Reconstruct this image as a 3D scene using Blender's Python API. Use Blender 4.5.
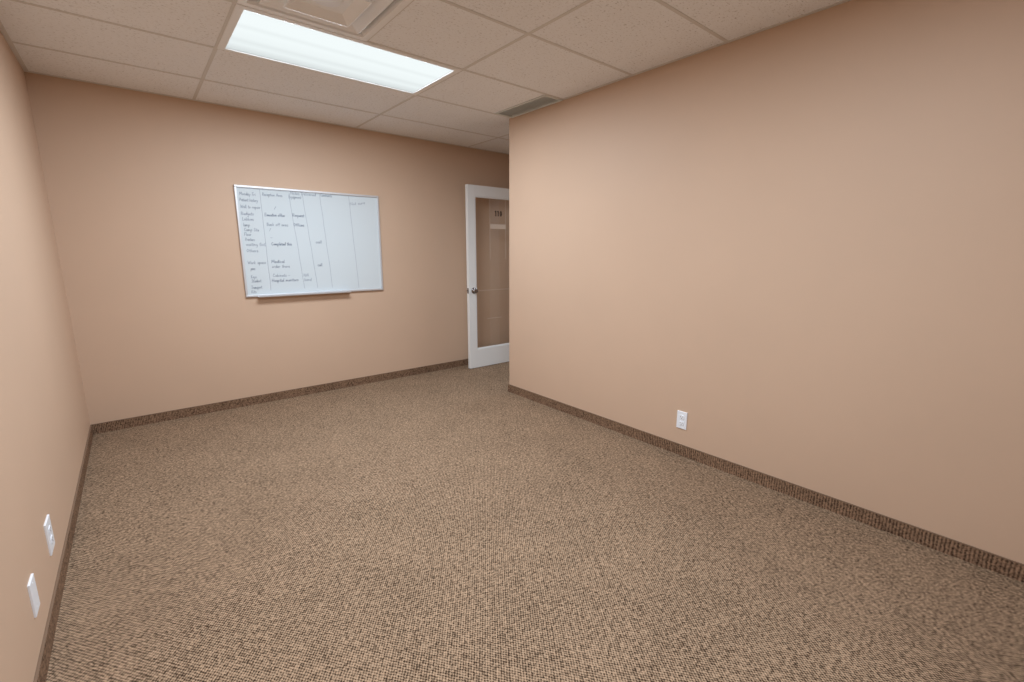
import bpy, bmesh, math, random
from mathutils import Vector, Matrix
random.seed(7)
S = bpy.context.scene
COL = S.collection
for o in list(bpy.data.objects):
    bpy.data.objects.remove(o)

# ------------------------------------------------------------------ camera, world, exposure
FT2, FT4 = 0.6096, 1.2192
H = 2.40                                   # ceiling height
XL, YB, XR, YC = -0.874, 1.1525, 2.1107, 0.0383   # left wall, back wall, right wall, its free end
YF, XA = -4.80, 3.30                       # front wall behind the camera, far side of the alcove
YAW, PITCH, ROLL = 0.6886, 0.1938, 0.0007
cam = bpy.data.cameras.new('camera')
cam.sensor_fit = 'HORIZONTAL'; cam.sensor_width = 36.0
cam.lens = 456.86 / 1024 * 36.0
cam.clip_start = 0.02
camo = bpy.data.objects.new('camera', cam); COL.objects.link(camo)
f = Vector((math.sin(YAW)*math.cos(PITCH), math.cos(YAW)*math.cos(PITCH), -math.sin(PITCH)))
r = Vector((math.cos(YAW), -math.sin(YAW), 0)); u = r.cross(f)
r2 = math.cos(ROLL)*r + math.sin(ROLL)*u; u2 = -math.sin(ROLL)*r + math.cos(ROLL)*u
M = Matrix((r2, u2, -f)).transposed().to_4x4()
M.translation = Vector((-0.5065, -3.1855, H-1.0976))
camo.matrix_world = M
S.camera = camo

W = bpy.data.worlds.new('world'); S.world = W; W.use_nodes = True
W.node_tree.nodes['Background'].inputs[0].default_value = (1, 1, 1, 1)
W.node_tree.nodes['Background'].inputs[1].default_value = 0.0
S.view_settings.view_transform = 'Standard'; S.view_settings.look = 'None'
S.view_settings.gamma = 1.0; S.view_settings.use_curve_mapping = False
S.view_settings.exposure = 0.0
LAMP = 47.5                                # watts of each fluorescent troffer

# ------------------------------------------------------------------ materials
def mat(name, col, rough=.5, metal=0.0, spec=None):
    m = bpy.data.materials.new(name); m.use_nodes = True
    b = m.node_tree.nodes['Principled BSDF']
    b.inputs['Base Color'].default_value = (*col, 1)
    b.inputs['Roughness'].default_value = rough
    b.inputs['Metallic'].default_value = metal
    if spec is not None: b.inputs['Specular IOR Level'].default_value = spec
    return m
def nd(m, t, **kw):
    n = m.node_tree.nodes.new(t)
    for k, v in kw.items(): setattr(n, k, v)
    return n
def lk(m, a, b): m.node_tree.links.new(a, b)
def math_(m, op, a, b=None, c=None):
    n = nd(m, 'ShaderNodeMath', operation=op)
    for i, v in enumerate((a, b, c)):
        if v is None: continue
        if hasattr(v, 'links'): lk(m, v, n.inputs[i])
        else: n.inputs[i].default_value = v
    return n.outputs[0]
def coords(m): return nd(m, 'ShaderNodeTexCoord').outputs['Object']
def noise(m, vec, scale, detail=2, rough=.5):
    n = nd(m, 'ShaderNodeTexNoise'); lk(m, vec, n.inputs['Vector'])
    n.inputs['Scale'].default_value = scale; n.inputs['Detail'].default_value = detail
    n.inputs['Roughness'].default_value = rough
    return n.outputs['Fac']
def ramp(m, fac, stops):
    n = nd(m, 'ShaderNodeValToRGB'); lk(m, fac, n.inputs[0]); e = n.color_ramp.elements
    while len(e) < len(stops): e.new(.5)
    for i, (p, c) in enumerate(stops):
        e[i].position = p; e[i].color = (*c, 1) if len(c) == 3 else c
    return n.outputs['Color']
def bump(m, h, dist, strength=1.0):
    n = nd(m, 'ShaderNodeBump'); lk(m, h, n.inputs['Height'])
    n.inputs['Distance'].default_value = dist; n.inputs['Strength'].default_value = strength
    lk(m, n.outputs[0], m.node_tree.nodes['Principled BSDF'].inputs['Normal'])
def base(m): return m.node_tree.nodes['Principled BSDF'].inputs['Base Color']

# tan eggshell wall paint with a fine roller stipple
PAINT = (.608, .43, .313)
m_wall = mat('tan_paint', PAINT, .55, spec=.35)
c = coords(m_wall)
h = noise(m_wall, c, 260, 3)
bump(m_wall, h, .0006, .35)
lk(m_wall, ramp(m_wall, noise(m_wall, c, 1.3, 3), [(.3, tuple(k*.975 for k in PAINT)), (.7, tuple(k*1.02 for k in PAINT))]), base(m_wall))

# looped carpet: staggered loops of light and dark yarn
def carpet(name, light, dark, per, contrast=1.0):
    m = mat(name, light, .95, spec=.1)
    b = m.node_tree.nodes['Principled BSDF']
    tc = coords(m)
    n1 = nd(m, 'ShaderNodeTexNoise'); lk(m, tc, n1.inputs['Vector']); n1.inputs['Scale'].default_value = 45; n1.inputs['Detail'].default_value = 2
    off = nd(m, 'ShaderNodeVectorMath', operation='SCALE'); lk(m, n1.outputs['Color'], off.inputs[0]); off.inputs['Scale'].default_value = .004
    v = nd(m, 'ShaderNodeVectorMath', operation='ADD'); lk(m, tc, v.inputs[0]); lk(m, off.outputs[0], v.inputs[1])
    sc = nd(m, 'ShaderNodeVectorMath', operation='MULTIPLY'); lk(m, v.outputs[0], sc.inputs[0]); sc.inputs[1].default_value = (math.pi/(per*.87), math.pi/(per*1.18), math.pi/(per*.87))
    s = nd(m, 'ShaderNodeSeparateXYZ'); lk(m, sc.outputs[0], s.inputs[0])
    sx = math_(m, 'SINE', math_(m, 'ADD', s.outputs[0], s.outputs[2])); sy = math_(m, 'SINE', math_(m, 'ADD', s.outputs[1], s.outputs[2]))
    loop = math_(m, 'MULTIPLY_ADD', math_(m, 'MULTIPLY', sx, sy), .5, .5)
    # each yarn loop has its own tone
    wn = nd(m, 'ShaderNodeTexVoronoi'); lk(m, v.outputs[0], wn.inputs['Vector']); wn.inputs['Scale'].default_value = 1/(per*1.05)
    vr = nd(m, 'ShaderNodeSeparateColor'); lk(m, wn.outputs['Color'], vr.inputs[0])
    tone = math_(m, 'MULTIPLY_ADD', vr.outputs[0], .55, -.275)
    big = math_(m, 'MULTIPLY_ADD', noise(m, tc, 3.0, 3), .24, -.12)
    grain = math_(m, 'MULTIPLY_ADD', noise(m, tc, 85, 2, .6), 1.3, -.65)
    # tufting rows, each a little lighter or darker than the next
    rw = nd(m, 'ShaderNodeVectorMath', operation='DOT_PRODUCT'); lk(m, tc, rw.inputs[0]); rw.inputs[1].default_value = (.805, -.593, .3)
    n1d = nd(m, 'ShaderNodeTexNoise', noise_dimensions='1D'); lk(m, rw.outputs['Value'], n1d.inputs['W']); n1d.inputs['Scale'].default_value = 95; n1d.inputs['Detail'].default_value = 2
    rows = math_(m, 'MULTIPLY_ADD', n1d.outputs['Fac'], .3, -.15)
    fac = math_(m, 'ADD', math_(m, 'ADD', math_(m, 'ADD', loop, tone), big), math_(m, 'ADD', grain, rows))
    mid = tuple((a+b_)/2 for a, b_ in zip(light, dark))
    lk(m, ramp(m, fac, [(.05, dark), (.5, mid), (.95, light)]), base(m))
    bump(m, loop, .003, .6)
    return m
m_carpet = carpet('loop_carpet', (.46, .315, .21), (.050, .030, .018), .0062)
m_cbase = carpet('carpet_baseboard', (.37, .228, .145), (.050, .028, .018), .0055)
m_bind = mat('carpet_binding', (.20, .125, .08), .8)

# fissured mineral-fibre ceiling tile
m_tile = mat('ceiling_tile', (.78, .76, .72), .9, spec=.1)
c = coords(m_tile)
wv = nd(m_tile, 'ShaderNodeMapping'); lk(m_tile, c, wv.inputs[0]); wv.inputs['Scale'].default_value = (1, 1.5, 1)
n1 = noise(m_tile, wv.outputs[0], 62, 4, .68)
n2 = noise(m_tile, c, 8, 2)
pit = math_(m_tile, 'SUBTRACT', n1, math_(m_tile, 'MULTIPLY', n2, .10))
lk(m_tile, ramp(m_tile, pit, [(.28, (.54, .53, .52)), (.345, (.84, .84, .845)), (.43, (.90, .91, .93))]), base(m_tile))
bump(m_tile, ramp(m_tile, pit, [(.26, (0, 0, 0)), (.40, (1, 1, 1))]), .0015, .5)
m_grid = mat('grid_paint', (.68, .66, .63), .6)
m_plenum = mat('plenum_dark', (.05, .045, .04), .9)

m_white = mat('white_enamel', (.88, .89, .90), .38)
m_plastic = mat('white_plastic', (.86, .89, .95), .32)
m_slot = mat('dark_slot', (.03, .03, .035), .5)
m_grille = mat('grey_grille', (.74, .76, .73), .5)
m_doorp = mat('white_door_paint', (.86, .87, .87), .38)
m_alu = mat('brushed_aluminium', (.66, .67, .70), .45, .6)
m_chrome = mat('satin_chrome', (.36, .36, .38), .22, 1.0)
m_board = mat('board_enamel', (.63, .70, .745), .2)
m_ink = mat('blue_grey_ink', (.23, .275, .37), .6)
m_line = mat('grey_ink', (.31, .35, .43), .6)
m_digit = mat('dark_brown_vinyl', (.035, .016, .010), .5)
m_plate = mat('tan_name_strip', (.72, .60, .50), .45)
m_film_refl = mat('film_and_reflection_line', (.74, .64, .54), .3)  # shared by the film edges and the drawn-in reflection lines
m_tray = mat('tray_aluminium', (.62, .63, .66), .4, .6)

m_glass = bpy.data.materials.new('clear_glass'); m_glass.use_nodes = True
nt = m_glass.node_tree; nt.nodes.clear()
out = nt.nodes.new('ShaderNodeOutputMaterial'); mix = nt.nodes.new('ShaderNodeMixShader')
tr = nt.nodes.new('ShaderNodeBsdfTransparent'); gl = nt.nodes.new('ShaderNodeBsdfGlossy')
tr.inputs[0].default_value = (.985, .985, .98, 1); gl.inputs['Roughness'].default_value = .02
lw = nt.nodes.new('ShaderNodeLayerWeight'); lw.inputs[0].default_value = .5
pw = nt.nodes.new('ShaderNodeMath'); pw.operation = 'POWER'; nt.links.new(lw.outputs['Facing'], pw.inputs[0]); pw.inputs[1].default_value = 5
ma = nt.nodes.new('ShaderNodeMath'); ma.operation = 'MULTIPLY_ADD'; nt.links.new(pw.outputs[0], ma.inputs[0]); ma.inputs[1].default_value = .9; ma.inputs[2].default_value = .04
nt.links.new(ma.outputs[0], mix.inputs[0]); nt.links.new(tr.outputs[0], mix.inputs[1]); nt.links.new(gl.outputs[0], mix.inputs[2])
nt.links.new(mix.outputs[0], out.inputs[0])

# the glowing prismatic lens: two tubes behind it make it brighter in two bands
m_lens = bpy.data.materials.new('lit_prismatic_lens'); m_lens.use_nodes = True
nt = m_lens.node_tree; nt.nodes.clear()
out = nt.nodes.new('ShaderNodeOutputMaterial'); em = nt.nodes.new('ShaderNodeEmission')
em.inputs[0].default_value = (.93, 1.0, 1.0, 1)
tcn = nt.nodes.new('ShaderNodeTexCoord'); sep = nt.nodes.new('ShaderNodeSeparateXYZ'); nt.links.new(tcn.outputs['Object'], sep.inputs[0])
mr = nt.nodes.new('ShaderNodeMapRange'); nt.links.new(sep.outputs[1], mr.inputs[0])
mr.inputs[1].default_value = -.28; mr.inputs[2].default_value = .28
cr = nt.nodes.new('ShaderNodeValToRGB'); nt.links.new(mr.outputs[0], cr.inputs[0]); e = cr.color_ramp.elements
for i, (p_, v_) in enumerate(((0, .93), (.12, .97), (.30, .97), (.37, .90), (.45, .96), (.62, .93), (.70, .85), (.80, .91), (.90, .80), (1, .70))):
    if i > 1: e.new(p_)
for el, (p_, v_) in zip(e, ((0, .93), (.12, .97), (.30, .97), (.37, .90), (.45, .96), (.62, .93), (.70, .85), (.80, .91), (.90, .80), (1, .70))):
    el.position = p_; el.color = (v_, v_, v_, 1)
nt.links.new(cr.outputs[0], em.inputs[1])
nt.links.new(em.outputs[0], out.inputs[0])

# ------------------------------------------------------------------ mesh helpers
def box(bm, x0, x1, y0, y1, z0, z1):
    v = [bm.verts.new((x, y, z)) for x in (x0, x1) for y in (y0, y1) for z in (z0, z1)]
    for q in ((0, 1, 3, 2), (4, 6, 7, 5), (0, 4, 5, 1), (2, 3, 7, 6), (0, 2, 6, 4), (1, 5, 7, 3)):
        bm.faces.new([v[i] for i in q])
def bevel(bm, w, seg=2):
    bmesh.ops.bevel(bm, geom=list(bm.edges), offset=w, segments=seg, affect='EDGES', profile=.6, clamp_overlap=True)
def lathe(bm, prof, n=32, mtx=Matrix.Identity(4)):
    rings = []
    for rad, z in prof:
        if rad < 1e-6: rings.append([bm.verts.new(mtx @ Vector((0, 0, z)))])
        else: rings.append([bm.verts.new(mtx @ Vector((rad*math.cos(2*math.pi*i/n), rad*math.sin(2*math.pi*i/n), z))) for i in range(n)])
    for a, b in zip(rings, rings[1:]):
        for i in range(n):
            j = (i+1) % n
            if len(a) == 1 and len(b) == 1: continue
            if len(a) == 1: bm.faces.new((a[0], b[j], b[i]))
            elif len(b) == 1: bm.faces.new((a[i], a[j], b[0]))
            else: bm.faces.new((a[i], a[j], b[j], b[i]))
def square_loft(bm, prof, cx, cy, close=True):          # square rings (half size, z) joined like stairs
    rings = [[bm.verts.new((cx+sx*h_, cy+sy*h_, z)) for sx, sy in ((-1, -1), (1, -1), (1, 1), (-1, 1))] for h_, z in prof]
    for a, b in zip(rings, rings[1:]):
        for i in range(4):
            j = (i+1) % 4; bm.faces.new((a[i], a[j], b[j], b[i]))
    return rings
def link(name, bm, m, parent=None, smooth=False):
    bmesh.ops.recalc_face_normals(bm, faces=list(bm.faces))
    me = bpy.data.meshes.new(name); bm.to_mesh(me); bm.free()
    me.materials.append(m)
    if smooth:
        for p in me.polygons: p.use_smooth = True
    o = bpy.data.objects.new(name, me); COL.objects.link(o)
    if parent: o.parent = parent
    return o
def boxes(name, m, *bs, parent=None, bev=0, seg=2):
    bm = bmesh.new()
    for b in bs:
        t = bmesh.new(); box(t, *b)
        if bev: bmesh.ops.recalc_face_normals(t, faces=list(t.faces)); bevel(t, bev, seg)
        me = bpy.data.meshes.new('t'); t.to_mesh(me); t.free(); bm.from_mesh(me); bpy.data.meshes.remove(me)
    return link(name, bm, m, parent)
def tag(o, label, cat, group=None, kind=None):
    o['label'] = label; o['category'] = cat
    if group: o['group'] = group
    if kind: o['kind'] = kind
    return o
def thing(name, loc, label, cat, rotz=0, group=None, kind=None):
    o = bpy.data.objects.new(name, None); COL.objects.link(o)
    o.location = loc; o.rotation_euler = (0, 0, rotz); o.empty_display_size = .1
    return tag(o, label, cat, group, kind)

# ------------------------------------------------------------------ the room shell
T = .12
DO0, DO1, DZ = 0.075, 1.005, 2.02          # doorway in the alcove's far wall
tag(boxes('floor', m_carpet, (XL-T, XA+2.0, YF-T, YB+T, -.10, 0)), 'brown and tan loop-pile carpet covering the whole floor', 'floor', kind='structure')
tag(boxes('wall_left', m_wall, (XL-T, XL, YF-T, YB+T, 0, H+.35)), 'tan painted wall on the left with two white wall plates', 'wall', kind='structure')
tag(boxes('wall_back', m_wall, (XL, XA+2.0, YB, YB+T, 0, H+.35)), 'tan painted back wall with the whiteboard on it', 'wall', kind='structure')
tag(boxes('wall_front', m_wall, (XL, XR, YF-T, YF, 0, H+.35)), 'tan painted wall behind the viewpoint', 'wall', kind='structure')
bm = bmesh.new(); box(bm, XR, XR+.14, YF-T, YC, 0, H+.35)
bmesh.ops.recalc_face_normals(bm, faces=list(bm.faces))
eds = [e for e in bm.edges if all(abs(v.co.x-XR) < 1e-5 and abs(v.co.y-YC) < 1e-5 for v in e.verts)]
bmesh.ops.bevel(bm, geom=eds, offset=.008, segments=4, affect='EDGES', profile=.5)
tag(link('wall_right', bm, m_wall), 'long tan painted wall on the right ending at the door alcove', 'wall', kind='structure')
tag(boxes('wall_alcove_side', m_wall, (XR+.14, XA, YC-.14, YC, 0, H+.35)), 'tan wall on the near side of the door alcove', 'wall', kind='structure')
tag(boxes('wall_alcove', m_wall, (XA, XA+T, YC, DO0-.02, 0, H+.35), (XA, XA+T, DO1+.02, YB, 0, H+.35), (XA, XA+T, DO0-.02, DO1+.02, DZ+.02, H+.35)),
    'tan wall around the doorway at the end of the alcove', 'wall', kind='structure')
tag(boxes('wall_corridor', m_wall, (XA+1.9, XA+2.0, YC-.7, YB, 0, H+.35), (XA, XA+2.0, YC-.8, YC-.7, 0, H+.35)),
    'tan corridor wall beyond the open doorway', 'wall', kind='structure')
tag(boxes('trim_1', m_doorp,
          (XA-.015, XA+T+.015, DO0-.03, DO0, 0, DZ+.03), (XA-.015, XA+T+.015, DO1, DO1+.03, 0, DZ+.03), (XA-.015, XA+T+.015, DO0, DO1, DZ, DZ+.03), bev=.003),
    'white frame lining the doorway in the alcove', 'door frame', kind='structure')

# suspended ceiling: tiles in a 2 x 4 ft T-bar grid
cells_cut = [(0, FT4, -FT2, 0), (3*FT4, 4*FT4, 0, FT2)]
DIFF = (0, FT2, -2*FT2, -FT2)
VENT = (1.925, XR, -FT2, 0)
xs = [XL-.05, 0, FT4, 2*FT4, 3*FT4, 4*FT4, XA+2.0]
ys = [YF-.05] + [k*FT2 for k in range(-9, 2)] + [YB+.05]
bm = bmesh.new()
G = .0095                                   # half width of a T-bar
TZ = H+.0025
for xa, xb in zip(xs, xs[1:]):
    for ya, yb in zip(ys, ys[1:]):
        subs = [(xa, xb, ya, yb)]
        if any(abs(xa-c_[0]) < .01 and abs(ya-c_[2]) < .01 for c_ in cells_cut): continue
        if abs(xa) < .01 and abs(ya-DIFF[2]) < .01: subs = [(FT2+.002, xb, ya, yb)]
        if abs(xa-FT4) < .01 and abs(ya+FT2) < .01: subs = [(xa, VENT[0], ya, yb), (XR+.02, xb, ya, yb)]
        if abs(xa) < .01 and (abs(ya+5*FT2) < .01 or abs(ya+4*FT2) < .01): subs = [(FT2, xb, ya, yb)]   # room for the troffer set lengthways
        for s in subs:
            t = bmesh.new(); box(t, s[0]+.004, s[1]-.004, s[2]+.004, s[3]-.004, TZ, TZ+.016)
            me = bpy.data.meshes.new('t'); t.to_mesh(me); t.free(); bm.from_mesh(me); bpy.data.meshes.remove(me)
ceil = link('ceiling', bm, m_tile)
tag(ceil, 'suspended ceiling of speckled off-white mineral tiles', 'ceiling', kind='structure')
bars = []
for x in xs[1:-1]: bars.append((x-G, x+G, YF, YB, H, H+.005))
for y in ys[1:-1]:
    for xa, xb in zip([XL]+xs[1:-1], xs[1:-1]+[XA+2.0]):
        if abs(xa) < .01 and abs(y+4*FT2) < .01: xa = FT2-G
        bars.append((xa+G, xb-G, y-G, y+G, H, H+.005))
bars += [(FT2-G, FT2+G, -5*FT2+G, -4*FT2-G, H, H+.005), (FT2-G, FT2+G, -4*FT2+G, -3*FT2-G, H, H+.005)]
bars += [(FT2-.004, FT2+.004, DIFF[2]+G, DIFF[3]-G, H+.0005, H+.005)]
boxes('ceiling_grid', m_grid, *bars, parent=ceil)
tag(boxes('trim_2', m_grid, (XL, XL+.022, YF, YB, H-.001, H+.004), (XL+.022, XA, YB-.022, YB, H-.001, H+.004),
          (XR-.022, XR, YF, VENT[2]-.01, H-.001, H+.004), (XL+.022, XR-.022, YF, YF+.022, H-.001, H+.004)),
    'painted angle moulding where the ceiling meets the walls', 'trim', kind='structure')
tag(boxes('trim_3', m_plenum, (XL-T, XA+2.0, YF-T, YB+T, H+.35, H+.40)), 'dark deck above the suspended ceiling', 'trim', kind='structure')

# carpet-strip baseboards with a bound top edge
BH, BT = .070, .008
def baseboard(name, label, *bs):
    o = boxes(name, m_cbase, *[(b[0], b[1], b[2], b[3], 0, BH) for b in bs])
    tag(o, label, 'baseboard', kind='structure')
    boxes('binding', m_bind, *[(b[0], b[1], b[2], b[3], BH, BH+.004) for b in bs], parent=o, bev=.0012)
baseboard('baseboard_left', 'brown carpet strip baseboard along the left wall', (XL, XL+BT, YF, YB-BT))
baseboard('baseboard_back', 'brown carpet strip baseboard under the whiteboard wall', (XL, XA, YB-BT, YB))
baseboard('baseboard_right', 'dark brown carpet strip baseboard along the right wall', (XR-BT, XR, YF, YC+BT), (XR, XA, YC, YC+BT))
baseboard('baseboard_front', 'brown carpet strip baseboard behind the viewpoint', (XL+BT, XR-BT, YF, YF+BT))

# ------------------------------------------------------------------ fluorescent troffers
def make_light():
    t = thing('ceiling_light', (FT4/2, -FT2/2, H), 'lit rectangular fluorescent ceiling light beside the square air diffuser', 'ceiling light', group='recessed fluorescent ceiling lights')
    hx, hy = FT4/2-.004, FT2/2-.004
    w = .036
    boxes('frame', m_white, (-hx, hx, -hy, -hy+w-.004, -.004, .012), (-hx, hx, hy-w+.004, hy, -.004, .012),
          (-hx, -hx+w, -hy+w-.004, hy-w+.004, -.004, .012), (hx-w, hx, -hy+w-.004, hy-w+.004, -.004, .012), parent=t, bev=.002)
    boxes('housing', m_white, (-hx, hx, -hy, -hy+.01, .012, .10), (-hx, hx, hy-.01, hy, .012, .10),
          (-hx, -hx+.01, -hy+.01, hy-.01, .012, .10), (hx-.01, hx, -hy+.01, hy-.01, .012, .10), (-hx, hx, -hy, hy, .10, .105), parent=t)
    boxes('lens', m_lens, (-hx+w, hx-w, -hy+w-.004, hy-w+.004, .002, .006), parent=t)
    ld = bpy.data.lights.new('fluorescent_tubes', 'AREA'); ld.shape = 'RECTANGLE'
    ld.size, ld.size_y = 2*(hx-w)-.024, 2*(hy-w)-.020
    ld.energy = LAMP; ld.color = (.88, 1.0, 1.10);
    lo = bpy.data.objects.new('fluorescent_tubes', ld); COL.objects.link(lo); lo.parent = t; lo.location = (0, 0, -.001)
    return t
light = make_light()
l2 = light.copy(); COL.objects.link(l2); l2.location = (FT2/2, -4*FT2, H); l2.rotation_euler.z = math.pi/2
l2['label'] = 'lit rectangular fluorescent ceiling light above the viewpoint, nearer the front wall'
for ch in list(light.children):
    d = ch.copy(); COL.objects.link(d); d.parent = l2
alcove_fill = light.copy(); COL.objects.link(alcove_fill); alcove_fill.location = (3.5*FT4, FT2/2, H)
alcove_fill['label'] = 'added unseen fluorescent ceiling light in the corridor, brightening the door alcove'
for ch in list(light.children):
    d = ch.copy(); COL.objects.link(d); d.parent = alcove_fill
    if d.type == 'LIGHT': d.data = d.data.copy(); d.data.energy = 20     # added dim fill lamp, brightens alcove floor and lower back wall

# ------------------------------------------------------------------ square supply diffuser
t = thing('air_diffuser', (FT2/2, -1.5*FT2, H), 'white square louvred air diffuser in the ceiling beside the light', 'air vent')
bm = bmesh.new()
square_loft(bm, [(.300, .004), (.300, -.003), (.268, -.004), (.262, .004), (.238, .045), (.236, .05), (.262, .050), (.300, .02), (.300, .004)], 0, 0)
link('frame', bm, m_white, t)
def louvre(name, ho, zo, hi, zi):
    b = bmesh.new()
    square_loft(b, [(ho, zo), (ho-.004, zo-.002), (hi, zi), (hi-.001, zi+.002), (ho-.006, zo+.004), (ho, zo)], 0, 0)
    return link(name, b, m_white, t)
louvre('louvre', .228, -.010, .150, .012)
bm = bmesh.new()
rg = square_loft(bm, [(.145, -.026), (.145, -.030), (.139, -.031), (.100, -.004), (.098, -.003)], 0, 0)
bm.faces.new(rg[-1])
rg = square_loft(bm, [(.145, -.026), (.10, .004)], 0, 0); bm.faces.new(rg[-1])
core = link('core_panel', bm, m_white, t)
bm = bmesh.new(); lathe(bm, [(0, -.010), (.058, -.010), (.064, -.008), (.066, -.003)], 40)
link('disc', bm, m_plastic, core, True)
boxes('duct_collar', m_white, (-.235, .235, -.235, .235, .10, .11), (-.235, -.228, -.235, .235, .05, .10), (.228, .235, -.235, .235, .05, .10),
      (-.228, .228, -.235, -.228, .05, .10), (-.228, .228, .228, .235, .05, .10), parent=t)

# ------------------------------------------------------------------ grey return grille at the right wall
t = thing('return_grille', ((VENT[0]+XR)/2, -FT2/2, H), 'narrow grey slotted return grille in the ceiling against the right wall', 'air vent')
hw, hl = (XR-VENT[0])/2-.003, FT2/2-.012
boxes('frame', m_grille, (-hw, -hw+.014, -hl, hl, -.004, .012), (hw-.014, hw, -hl, hl, -.004, .012),
      (-hw+.014, hw-.014, -hl, -hl+.014, -.004, .012), (-hw+.014, hw-.014, hl-.014, hl, -.004, .012), parent=t, bev=.0015)
bm = bmesh.new()
n = 12
for i in range(n):
    x = -hw+.014 + (2*hw-.028)*(i+.5)/n
    a = [bm.verts.new((x+dx, y, z)) for y in (-hl+.014, hl-.014) for dx, z in ((-.0068, -.002), (-.0066, -.003), (.0055, .001), (.0053, .002))]
    bm.faces.new((a[0], a[1], a[2], a[3])); bm.faces.new((a[4], a[7], a[6], a[5]))
    for k in range(4): bm.faces.new((a[k], a[k+4], a[(k+1) % 4+4], a[(k+1) % 4]))
link('slats', bm, m_grille, t)
boxes('backing', m_grille, (-hw, hw, -hl, hl, .013, .016), parent=t)

# ------------------------------------------------------------------ whiteboard
BX0, BX1, BZ0, BZ1 = .197, 1.397, .926, 1.820
t = thing('whiteboard', ((BX0+BX1)/2, YB, BZ0), 'aluminium framed whiteboard with ruled columns of handwriting on the back wall', 'whiteboard')
ox, oz = (BX0+BX1)/2, BZ0
def bb(x0, x1, y0, y1, z0, z1): return (x0-ox, x1-ox, -y1, -y0, z0-oz, z1-oz)   # y = distance out from the wall
FW = .017
boxes('writing_surface', m_board, bb(BX0+FW-.003, BX1-FW+.003, .002, .012, BZ0+FW-.003, BZ1-FW+.003), parent=t)
fr_ = boxes('frame', m_alu, bb(BX0, BX1, .001, .020, BZ1-FW, BZ1), bb(BX0, BX1, .001, .020, BZ0, BZ0+FW),
      bb(BX0, BX0+FW, .001, .020, BZ0+FW, BZ1-FW), bb(BX1-FW, BX1, .001, .020, BZ0+FW, BZ1-FW), parent=t, bev=.003)
TX0, TX1 = .284, 1.057
bm = bmesh.new()
prof = [(.014, .012), (.014, -.004), (.058, -.004), (.064, .000), (.064, .010), (.061, .010), (.060, .001), (.020, .001), (.018, .012)]
ends = [[bm.verts.new((x-ox, -y, z)) for y, z in prof] for x in (TX0, TX1)]
for k in range(len(prof)):
    j = (k+1) % len(prof); bm.faces.new((ends[0][k], ends[0][j], ends[1][j], ends[1][k]))
for e in ends: bm.faces.new(e)
link('pen_tray', bm, m_tray, t)

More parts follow.
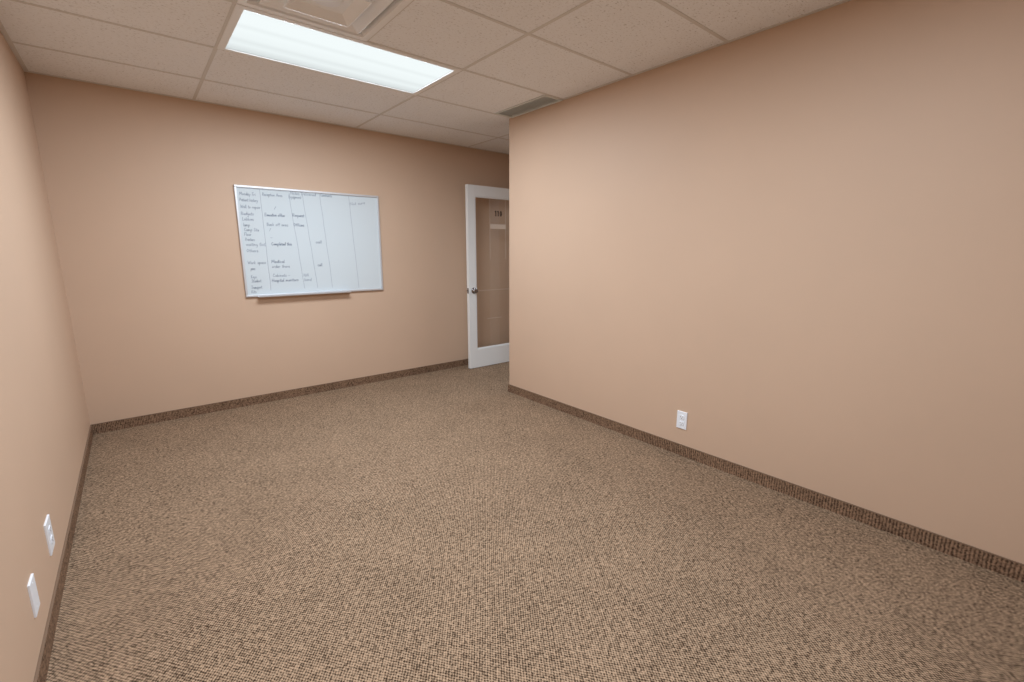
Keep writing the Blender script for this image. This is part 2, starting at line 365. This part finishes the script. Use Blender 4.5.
# single-stroke handwriting: glyph = (advance, [polylines]); x-height 1, ascender 2, descender -1
GL = {
 'a': (1.0, [[(.8,.9),(.4,1),(.1,.6),(.2,.1),(.5,0),(.8,.4),(.8,1),(.85,0)]]),
 'b': (1.0, [[(.15,2),(.15,0),(.5,0),(.8,.4),(.6,.95),(.15,.8)]]),
 'c': (.85, [[(.75,.9),(.4,1),(.1,.5),(.3,0),(.75,.1)]]),
 'd': (1.0, [[(.8,.9),(.4,1),(.1,.5),(.3,0),(.7,.2),(.85,2),(.85,0)]]),
 'e': (.9, [[(.15,.5),(.75,.6),(.6,1),(.25,.9),(.1,.4),(.35,0),(.8,.15)]]),
 'f': (.7, [[(.7,1.9),(.4,1.8),(.3,0)],[(.05,1),(.65,1)]]),
 'g': (1.0, [[(.8,.9),(.4,1),(.1,.5),(.4,.05),(.8,.5),(.8,-.7),(.4,-1),(.1,-.7)]]),
 'h': (1.0, [[(.15,2),(.15,0),(.2,.7),(.6,1),(.8,.6),(.85,0)]]),
 'i': (.45, [[(.2,1),(.25,0)],[(.2,1.4),(.24,1.5)]]),
 'k': (.9, [[(.15,2),(.15,0)],[(.7,1),(.18,.45),(.8,0)]]),
 'l': (.45, [[(.2,2),(.2,.2),(.4,0)]]),
 'm': (1.5, [[(.1,1),(.15,0),(.25,.8),(.5,1),(.7,.1),(.8,.8),(1.1,1),(1.3,0)]]),
 'n': (1.0, [[(.1,1),(.15,0),(.25,.8),(.6,1),(.85,0)]]),
 'o': (.95, [[(.45,1),(.1,.5),(.4,0),(.8,.45),(.45,1)]]),
 'p': (1.0, [[(.15,1),(.15,-1),(.2,.8),(.6,1),(.8,.5),(.5,0),(.2,.1)]]),
 'q': (1.0, [[(.8,.9),(.4,1),(.1,.5),(.4,.05),(.8,.5),(.8,-1)]]),
 'r': (.8, [[(.1,1),(.15,0),(.25,.75),(.7,1)]]),
 's': (.8, [[(.7,.9),(.3,1),(.15,.7),(.65,.35),(.5,0),(.1,.1)]]),
 't': (.7, [[(.3,1.7),(.3,.1),(.6,0)],[(.05,1.1),(.6,1.1)]]),
 'u': (1.0, [[(.1,1),(.2,.1),(.6,0),(.8,1),(.85,0)]]),
 'v': (.9, [[(.1,1),(.4,0),(.8,1)]]),
 'w': (1.3, [[(.1,1),(.3,0),(.6,.8),(.9,0),(1.2,1)]]),
 'x': (.9, [[(.1,1),(.8,0)],[(.8,1),(.1,0)]]),
 'y': (.95, [[(.1,1),(.4,.1)],[(.85,1),(.4,-.2),(.1,-1)]]),
 'A': (1.3, [[(.05,0),(.6,2),(1.1,0)],[(.3,.8),(.9,.8)]]),
 'B': (1.2, [[(.15,0),(.15,2),(.8,1.8),(.7,1.1),(.2,1),(.95,.7),(.8,.1),(.15,0)]]),
 'C': (1.2, [[(1.05,1.7),(.5,2),(.1,1),(.5,0),(1.1,.3)]]),
 'D': (1.3, [[(.15,0),(.15,2),(.9,1.6),(1.0,.6),(.15,0)]]),
 'E': (1.1, [[(1,2),(.15,2),(.15,0),(1,0)],[(.15,1),(.8,1)]]),
 'F': (1.0, [[(1,2),(.15,2),(.15,0)],[(.15,1),(.8,1)]]),
 'H': (1.3, [[(.15,2),(.15,0)],[(1.05,2),(1.05,0)],[(.15,1),(1.05,1)]]),
 'K': (1.2, [[(.15,2),(.15,0)],[(1,2),(.2,.9),(1.05,0)]]),
 'L': (1.0, [[(.15,2),(.15,0),(.9,0)]]),
 'M': (1.5, [[(.1,0),(.2,2),(.7,.6),(1.2,2),(1.3,0)]]),
 'N': (1.3, [[(.15,0),(.15,2),(1.05,0),(1.05,2)]]),
 'O': (1.3, [[(.6,2),(.1,1),(.6,0),(1.15,1),(.6,2)]]),
 'P': (1.1, [[(.15,0),(.15,2),(.9,1.7),(.7,1),(.15,.9)]]),
 'R': (1.2, [[(.15,0),(.15,2),(.9,1.7),(.7,1),(.15,.95),(1.0,0)]]),
 'S': (1.1, [[(.95,1.7),(.5,2),(.15,1.5),(.9,.6),(.5,0),(.1,.3)]]),
 'T': (1.1, [[(.05,2),(1.05,2)],[(.55,2),(.5,0)]]),
 'W': (1.6, [[(.1,2),(.4,0),(.75,1.4),(1.1,0),(1.5,2)]]),
 '/': (.8, [[(.7,1.8),(.1,-.2)]]), '-': (.8, [[(.1,.6),(.7,.7)]]), '(': (.5, [[(.4,2),(.1,.9),(.4,-.3)]]), ')': (.5, [[(.1,2),(.4,.9),(.1,-.3)]]),
 ' ': (.8, []),
}
def ribbon(bm, pts, w, y):
    for (xa, za), (xb, zb) in zip(pts, pts[1:]):
        d = math.hypot(xb-xa, zb-za)
        if d < 1e-6: continue
        nx, nz = -(zb-za)/d*w/2, (xb-xa)/d*w/2
        ex, ez = (xb-xa)/d*w*.3, (zb-za)/d*w*.3
        q = [(xa-ex+nx, za-ez+nz), (xa-ex-nx, za-ez-nz), (xb+ex-nx, zb+ez-nz), (xb+ex+nx, zb+ez+nz)]
        bm.faces.new([bm.verts.new((x-ox, y, z-oz)) for x, z in q])
YS = -.0123
NOTES = [('Monday Fri', 0.23, 0.347, 1.754), ('Patient history', 0.226, 0.359, 1.707), ('Wall to repair', 0.227, 0.372, 1.654), ('Budgets', 0.225, 0.318, 1.6), ('Lobbies', 0.231, 0.314, 1.557), ('lamp', 0.234, 0.281, 1.511), ('Camp Site', 0.236, 0.345, 1.473), ('Floor', 0.233, 0.285, 1.436), ('Printers', 0.236, 0.305, 1.395), ('waiting (list)', 0.239, 0.386, 1.356), ('Others', 0.236, 0.324, 1.305), ('Work space', 0.235, 0.372, 1.208), ('pens', 0.254, 0.286, 1.159), ('Keys', 0.248, 0.29, 1.091), ('Student', 0.249, 0.322, 1.057), ('Transport', 0.243, 0.324, 1.004), ('Kits', 0.24, 0.278, 0.967), ('Reception Area', 0.395, 0.547, 1.76), ('/', 0.472, 0.491, 1.658), ('Executive office', 0.398, 0.551, 1.598), ('Back off area', 0.406, 0.571, 1.521), ('/', 0.422, 0.434, 1.48), ('-', 0.421, 0.44, 1.415), ('Completed this', 0.427, 0.587, 1.361), ('Medical', 0.414, 0.517, 1.214), ('order there', 0.413, 0.556, 1.173), ('Cabinets -', 0.414, 0.549, 1.097), ('Hospital monitors', 0.403, 0.616, 1.055), ('Notes Delivered', 0.611, 0.82, 1.786), ('Equipment', 0.595, 0.698, 1.755), ('Request', 0.613, 0.709, 1.604), ('Offices', 0.614, 0.702, 1.524), ('N/A', 0.662, 0.707, 1.092), ('(cans)', 0.664, 0.728, 1.053), ('call', 0.787, 0.84, 1.382), ('call', 0.788, 0.829, 1.18), ('Comments', 0.859, 0.959, 1.788), ('Not sure', 1.118, 1.263, 1.727)]
DARK = {'Executive office', 'Completed this', 'Request', 'Offices', 'call', 'Hospital monitors', 'Medical'}
bm = bmesh.new()
for s, xa, xb, z in NOTES:
    adv = sum(GL[ch][0] for ch in s)
    kx = (xb-xa)/adv; kz = .0125
    slope = .05 if s == 'Not sure' else 0
    x = 0
    for ch in s:
        a, pls = GL[ch]
        for pl in pls:
            pts = []
            for px_, pz_ in pl:
                X = xa+(x+px_)*kx + pz_*.0012; pts.append((X + random.uniform(-.0006, .0006), z-.010+pz_*kz+(X-xa)*slope*3 + random.uniform(-.0008, .0008)))
            ribbon(bm, pts, .0036 if s in DARK else .0026, YS)
        x += a
link('handwriting', bm, m_ink, t)
bm = bmesh.new()
def wob(a, b, n=9, amp=.002):
    return [(a[0]+(b[0]-a[0])*i/n+random.uniform(-amp, amp), a[1]+(b[1]-a[1])*i/n) for i in range(n+1)]
for a, b in (((.378, 1.795), (.390, .975)), ((.600, 1.785), (.662, .977)), ((.708, 1.786), (.775, .98)), ((.853, 1.798), (.907, .974)), ((1.111, 1.798), (1.154, .962))):
    ribbon(bm, wob(a, b), .0028, YS+.0001)
ribbon(bm, [(.217, 1.798), (.6, 1.795), (1.0, 1.797), (1.376, 1.802)], .0022, YS+.0001)
link('column_lines', bm, m_line, t)

# ------------------------------------------------------------------ the glazed door, standing open along the back wall
DX0, DX1, DYF, DYB, DB, DT = 2.297, 3.215, .955, .997, .006, 1.989
door = thing('door_1', (DX1, (DYF+DYB)/2, 0), 'white framed glass door numbered 110 standing open against the back wall', 'door', kind='structure')
px0, py0 = DX1, (DYF+DYB)/2
def dd(x0, x1, y0, y1, z0, z1): return (x0-px0, x1-px0, y0-py0, y1-py0, z0, z1)
SW, TR, BR = .094, .110, .208
leaf = boxes('stile', m_doorp, dd(DX0, DX0+SW, DYF, DYB, DB, DT), parent=door, bev=.003)
boxes('stile', m_doorp, dd(DX1-SW, DX1, DYF, DYB, DB, DT), parent=door, bev=.003)
boxes('top_rail', m_doorp, dd(DX0+SW, DX1-SW, DYF+.0005, DYB-.0005, DT-TR, DT-.0005), parent=door)
boxes('bottom_rail', m_doorp, dd(DX0+SW, DX1-SW, DYF+.0005, DYB-.0005, DB+.0005, DB+BR), parent=door)
GX0, GX1, GZ0, GZ1 = DX0+SW, DX1-SW, DB+BR, DT-TR
b_ = .012
boxes('glazing_bead', m_doorp, dd(GX0, GX0+b_, DYF+.006, DYB-.006, GZ0, GZ1), dd(GX1-b_, GX1, DYF+.006, DYB-.006, GZ0, GZ1),
      dd(GX0+b_, GX1-b_, DYF+.006, DYB-.006, GZ1-b_, GZ1), dd(GX0+b_, GX1-b_, DYF+.006, DYB-.006, GZ0, GZ0+b_), parent=door, bev=.002)
gy = py0-.003
pane = boxes('glass_pane', m_glass, dd(GX0+b_-.003, GX1-b_+.003, gy, gy+.006, GZ0+b_-.003, GZ1-b_+.003), parent=door)
# number, name strip, clear film and drawn-in reflection lines on the glass
def digits(x0, x1, z0, z1):
    bm = bmesh.new(); y0, y1 = gy-.0022, gy-.0006
    w = (x1-x0)/3.0; st = .0115
    def bx(*a): box(bm, *dd(*a))
    for k in (0, 1):
        cx = x0+w*(k+.38)
        bx(cx-st/2, cx+st/2, y0, y1, z0, z1)
        v = [(cx-st/2, z1), (cx-st/2, z1-.012), (cx-st/2-.009, z1-.018), (cx-st/2-.009, z1-.009)]
        fa = [bm.verts.new((x-px0, y0-py0, z)) for x, z in v]; fb = [bm.verts.new((x-px0, y1-py0, z)) for x, z in v]
        bm.faces.new(fa); bm.faces.new(fb[::-1])
        for i in range(4): bm.faces.new((fa[i], fb[i], fb[(i+1) % 4], fa[(i+1) % 4]))
    cx, cz, rx, rz = x0+w*2.5, (z0+z1)/2, w*.47, (z1-z0)/2
    N = 28; rings = []
    for (ax, az) in ((rx, rz), (rx-st, rz-st*.85)):
        for y in (y0, y1):
            rings.append([bm.verts.new((cx+ax*math.cos(2*math.pi*i/N)-px0, y-py0, cz+az*math.sin(2*math.pi*i/N))) for i in range(N)])
    for a, b in ((0, 1), (1, 3), (3, 2), (2, 0)):
        for i in range(N):
            j = (i+1) % N; bm.faces.new((rings[a][i], rings[a][j], rings[b][j], rings[b][i]))
    return link('room_number', bm, m_digit, pane)
digits(2.670, 2.768, 1.684, 1.743)
boxes('name_strip', m_plate, dd(2.603, 2.819, gy-.004, gy-.0005, 1.548, 1.598), parent=pane, bev=.001)
boxes('film_and_reflection_line', m_film_refl, dd(2.597, 2.601, gy-.0012, gy-.0004, 1.215, GZ1-b_), dd(2.818, 2.822, gy-.0012, gy-.0004, 1.215, GZ1-b_), parent=pane)
boxes('film_and_reflection_line', m_film_refl, dd(GX0+b_, GX1-b_, gy-.0012, gy-.0004, .872, .8755), dd(2.552, 2.76, gy-.0012, gy-.0004, .549, .5535), parent=pane)  # two level strips stand in for reflection lines in the glass
# knob with round rose, latch plate in the edge
kx, kz = DX0+.062, .880
for side, yy in ((-1, DYF), (1, DYB)):
    mt = Matrix.Translation((kx-px0, yy-py0, kz)) @ Matrix.Rotation(math.pi/2*(1 if side < 0 else -1), 4, 'X')
    bm = bmesh.new()
    lathe(bm, [(0, -.004), (.033, -.004), (.033, .004), (.028, .008), (.013, .010), (.011, .022), (.016, .026), (.024, .031), (.027, .038), (.0255, .044), (.018, .048), (.010, .049), (.007, .047), (0, .047)], 36, mt)
    if side > 0: bmesh.ops.scale(bm, vec=(1, .8, 1), verts=bm.verts, space=Matrix.Translation((0, -(yy-py0), 0)))
    link('door_knob', bm, m_chrome, door, True)
boxes('latch', m_chrome, dd(DX0-.0015, DX0+.004, py0-.013, py0+.013, kz-.03, kz+.03), dd(DX0-.012, DX0, py0-.007, py0+.007, kz-.009, kz+.009), parent=door, bev=.0008)
for z in (.25, 1.0, 1.75):
    bm = bmesh.new(); lathe(bm, [(0, -.045), (.007, -.045), (.007, .045), (0, .045)], 16, Matrix.Translation((DX1+.006-px0, DYB+.004-py0, z)))
    link('hinge', bm, m_chrome, door, True)

# ------------------------------------------------------------------ wall plates
def plate_mesh(w, h_, d=.006):
    bm = bmesh.new(); box(bm, 0, d, -w/2, w/2, -h_/2, h_/2); bmesh.ops.recalc_face_normals(bm, faces=list(bm.faces))
    eds = [e for e in bm.edges if all(v.co.x > d-1e-5 for v in e.verts)]
    bmesh.ops.bevel(bm, geom=eds, offset=.0025, segments=3, affect='EDGES', profile=.6)
    return bm
def screw(parent, z, d=.006):
    bm = bmesh.new()
    lathe(bm, [(0, .0012), (.0025, .001), (.0034, 0), (.0034, -.001)], 16, Matrix.Translation((d, 0, z)) @ Matrix.Rotation(math.pi/2, 4, 'Y'))
    link('screw', bm, m_plastic, parent, True)
def receptacle(parent, z, d=.006):
    bm = bmesh.new(); N = 28; rim = []
    for x, s in ((d-.001, 1.0), (d+.0018, 1.0), (d+.0024, .94)):
        ring = []
        for i in range(N):
            a = 2*math.pi*i/N; yy = max(-.0165, min(.0165, .0185*math.cos(a)))*s; zz = max(-.0135, min(.0135, .0185*math.sin(a)))*s
            ring.append(bm.verts.new((x, yy, z+zz)))
        rim.append(ring)
    for a, b in zip(rim, rim[1:]):
        for i in range(N): bm.faces.new((a[i], a[(i+1) % N], b[(i+1) % N], b[i]))
    bm.faces.new(rim[-1])
    rc = link('receptacle', bm, m_plastic, parent)
    bm = bmesh.new()
    box(bm, d+.0022, d+.0027, -.0085, -.0062, z-.001, z+.0075); box(bm, d+.0022, d+.0027, .0062, .0085, z, z+.0065)
    lathe(bm, [(0, .0005), (.0026, .0005), (.0026, 0)], 14, Matrix.Translation((d+.0022, 0, z-.0065)) @ Matrix.Rotation(math.pi/2, 4, 'Y'))
    link('slots', bm, m_slot, rc)
def outlet(loc, rotz, label, w=.072, h_=.115):
    t = thing('wall_outlet', loc, label, 'outlet', rotz, 'duplex wall outlets')
    link('plate', plate_mesh(w, h_), m_plastic, t)
    receptacle(t, .0205); receptacle(t, -.0205); screw(t, 0)
    return t
outlet((XR, -1.729, .238), math.pi, 'white duplex wall outlet low on the long right wall', .069)
outlet((XL, -.860, .243), 0, 'white duplex wall outlet low on the left wall, nearer the back corner', .098, .124)
t = thing('wall_plate', (XL, -1.250, .234), 'white blank wall plate low on the left wall, nearest the viewer', 'wall plate')
link('plate', plate_mesh(.074, .112), m_plastic, t)
screw(t, .042); screw(t, -.042)
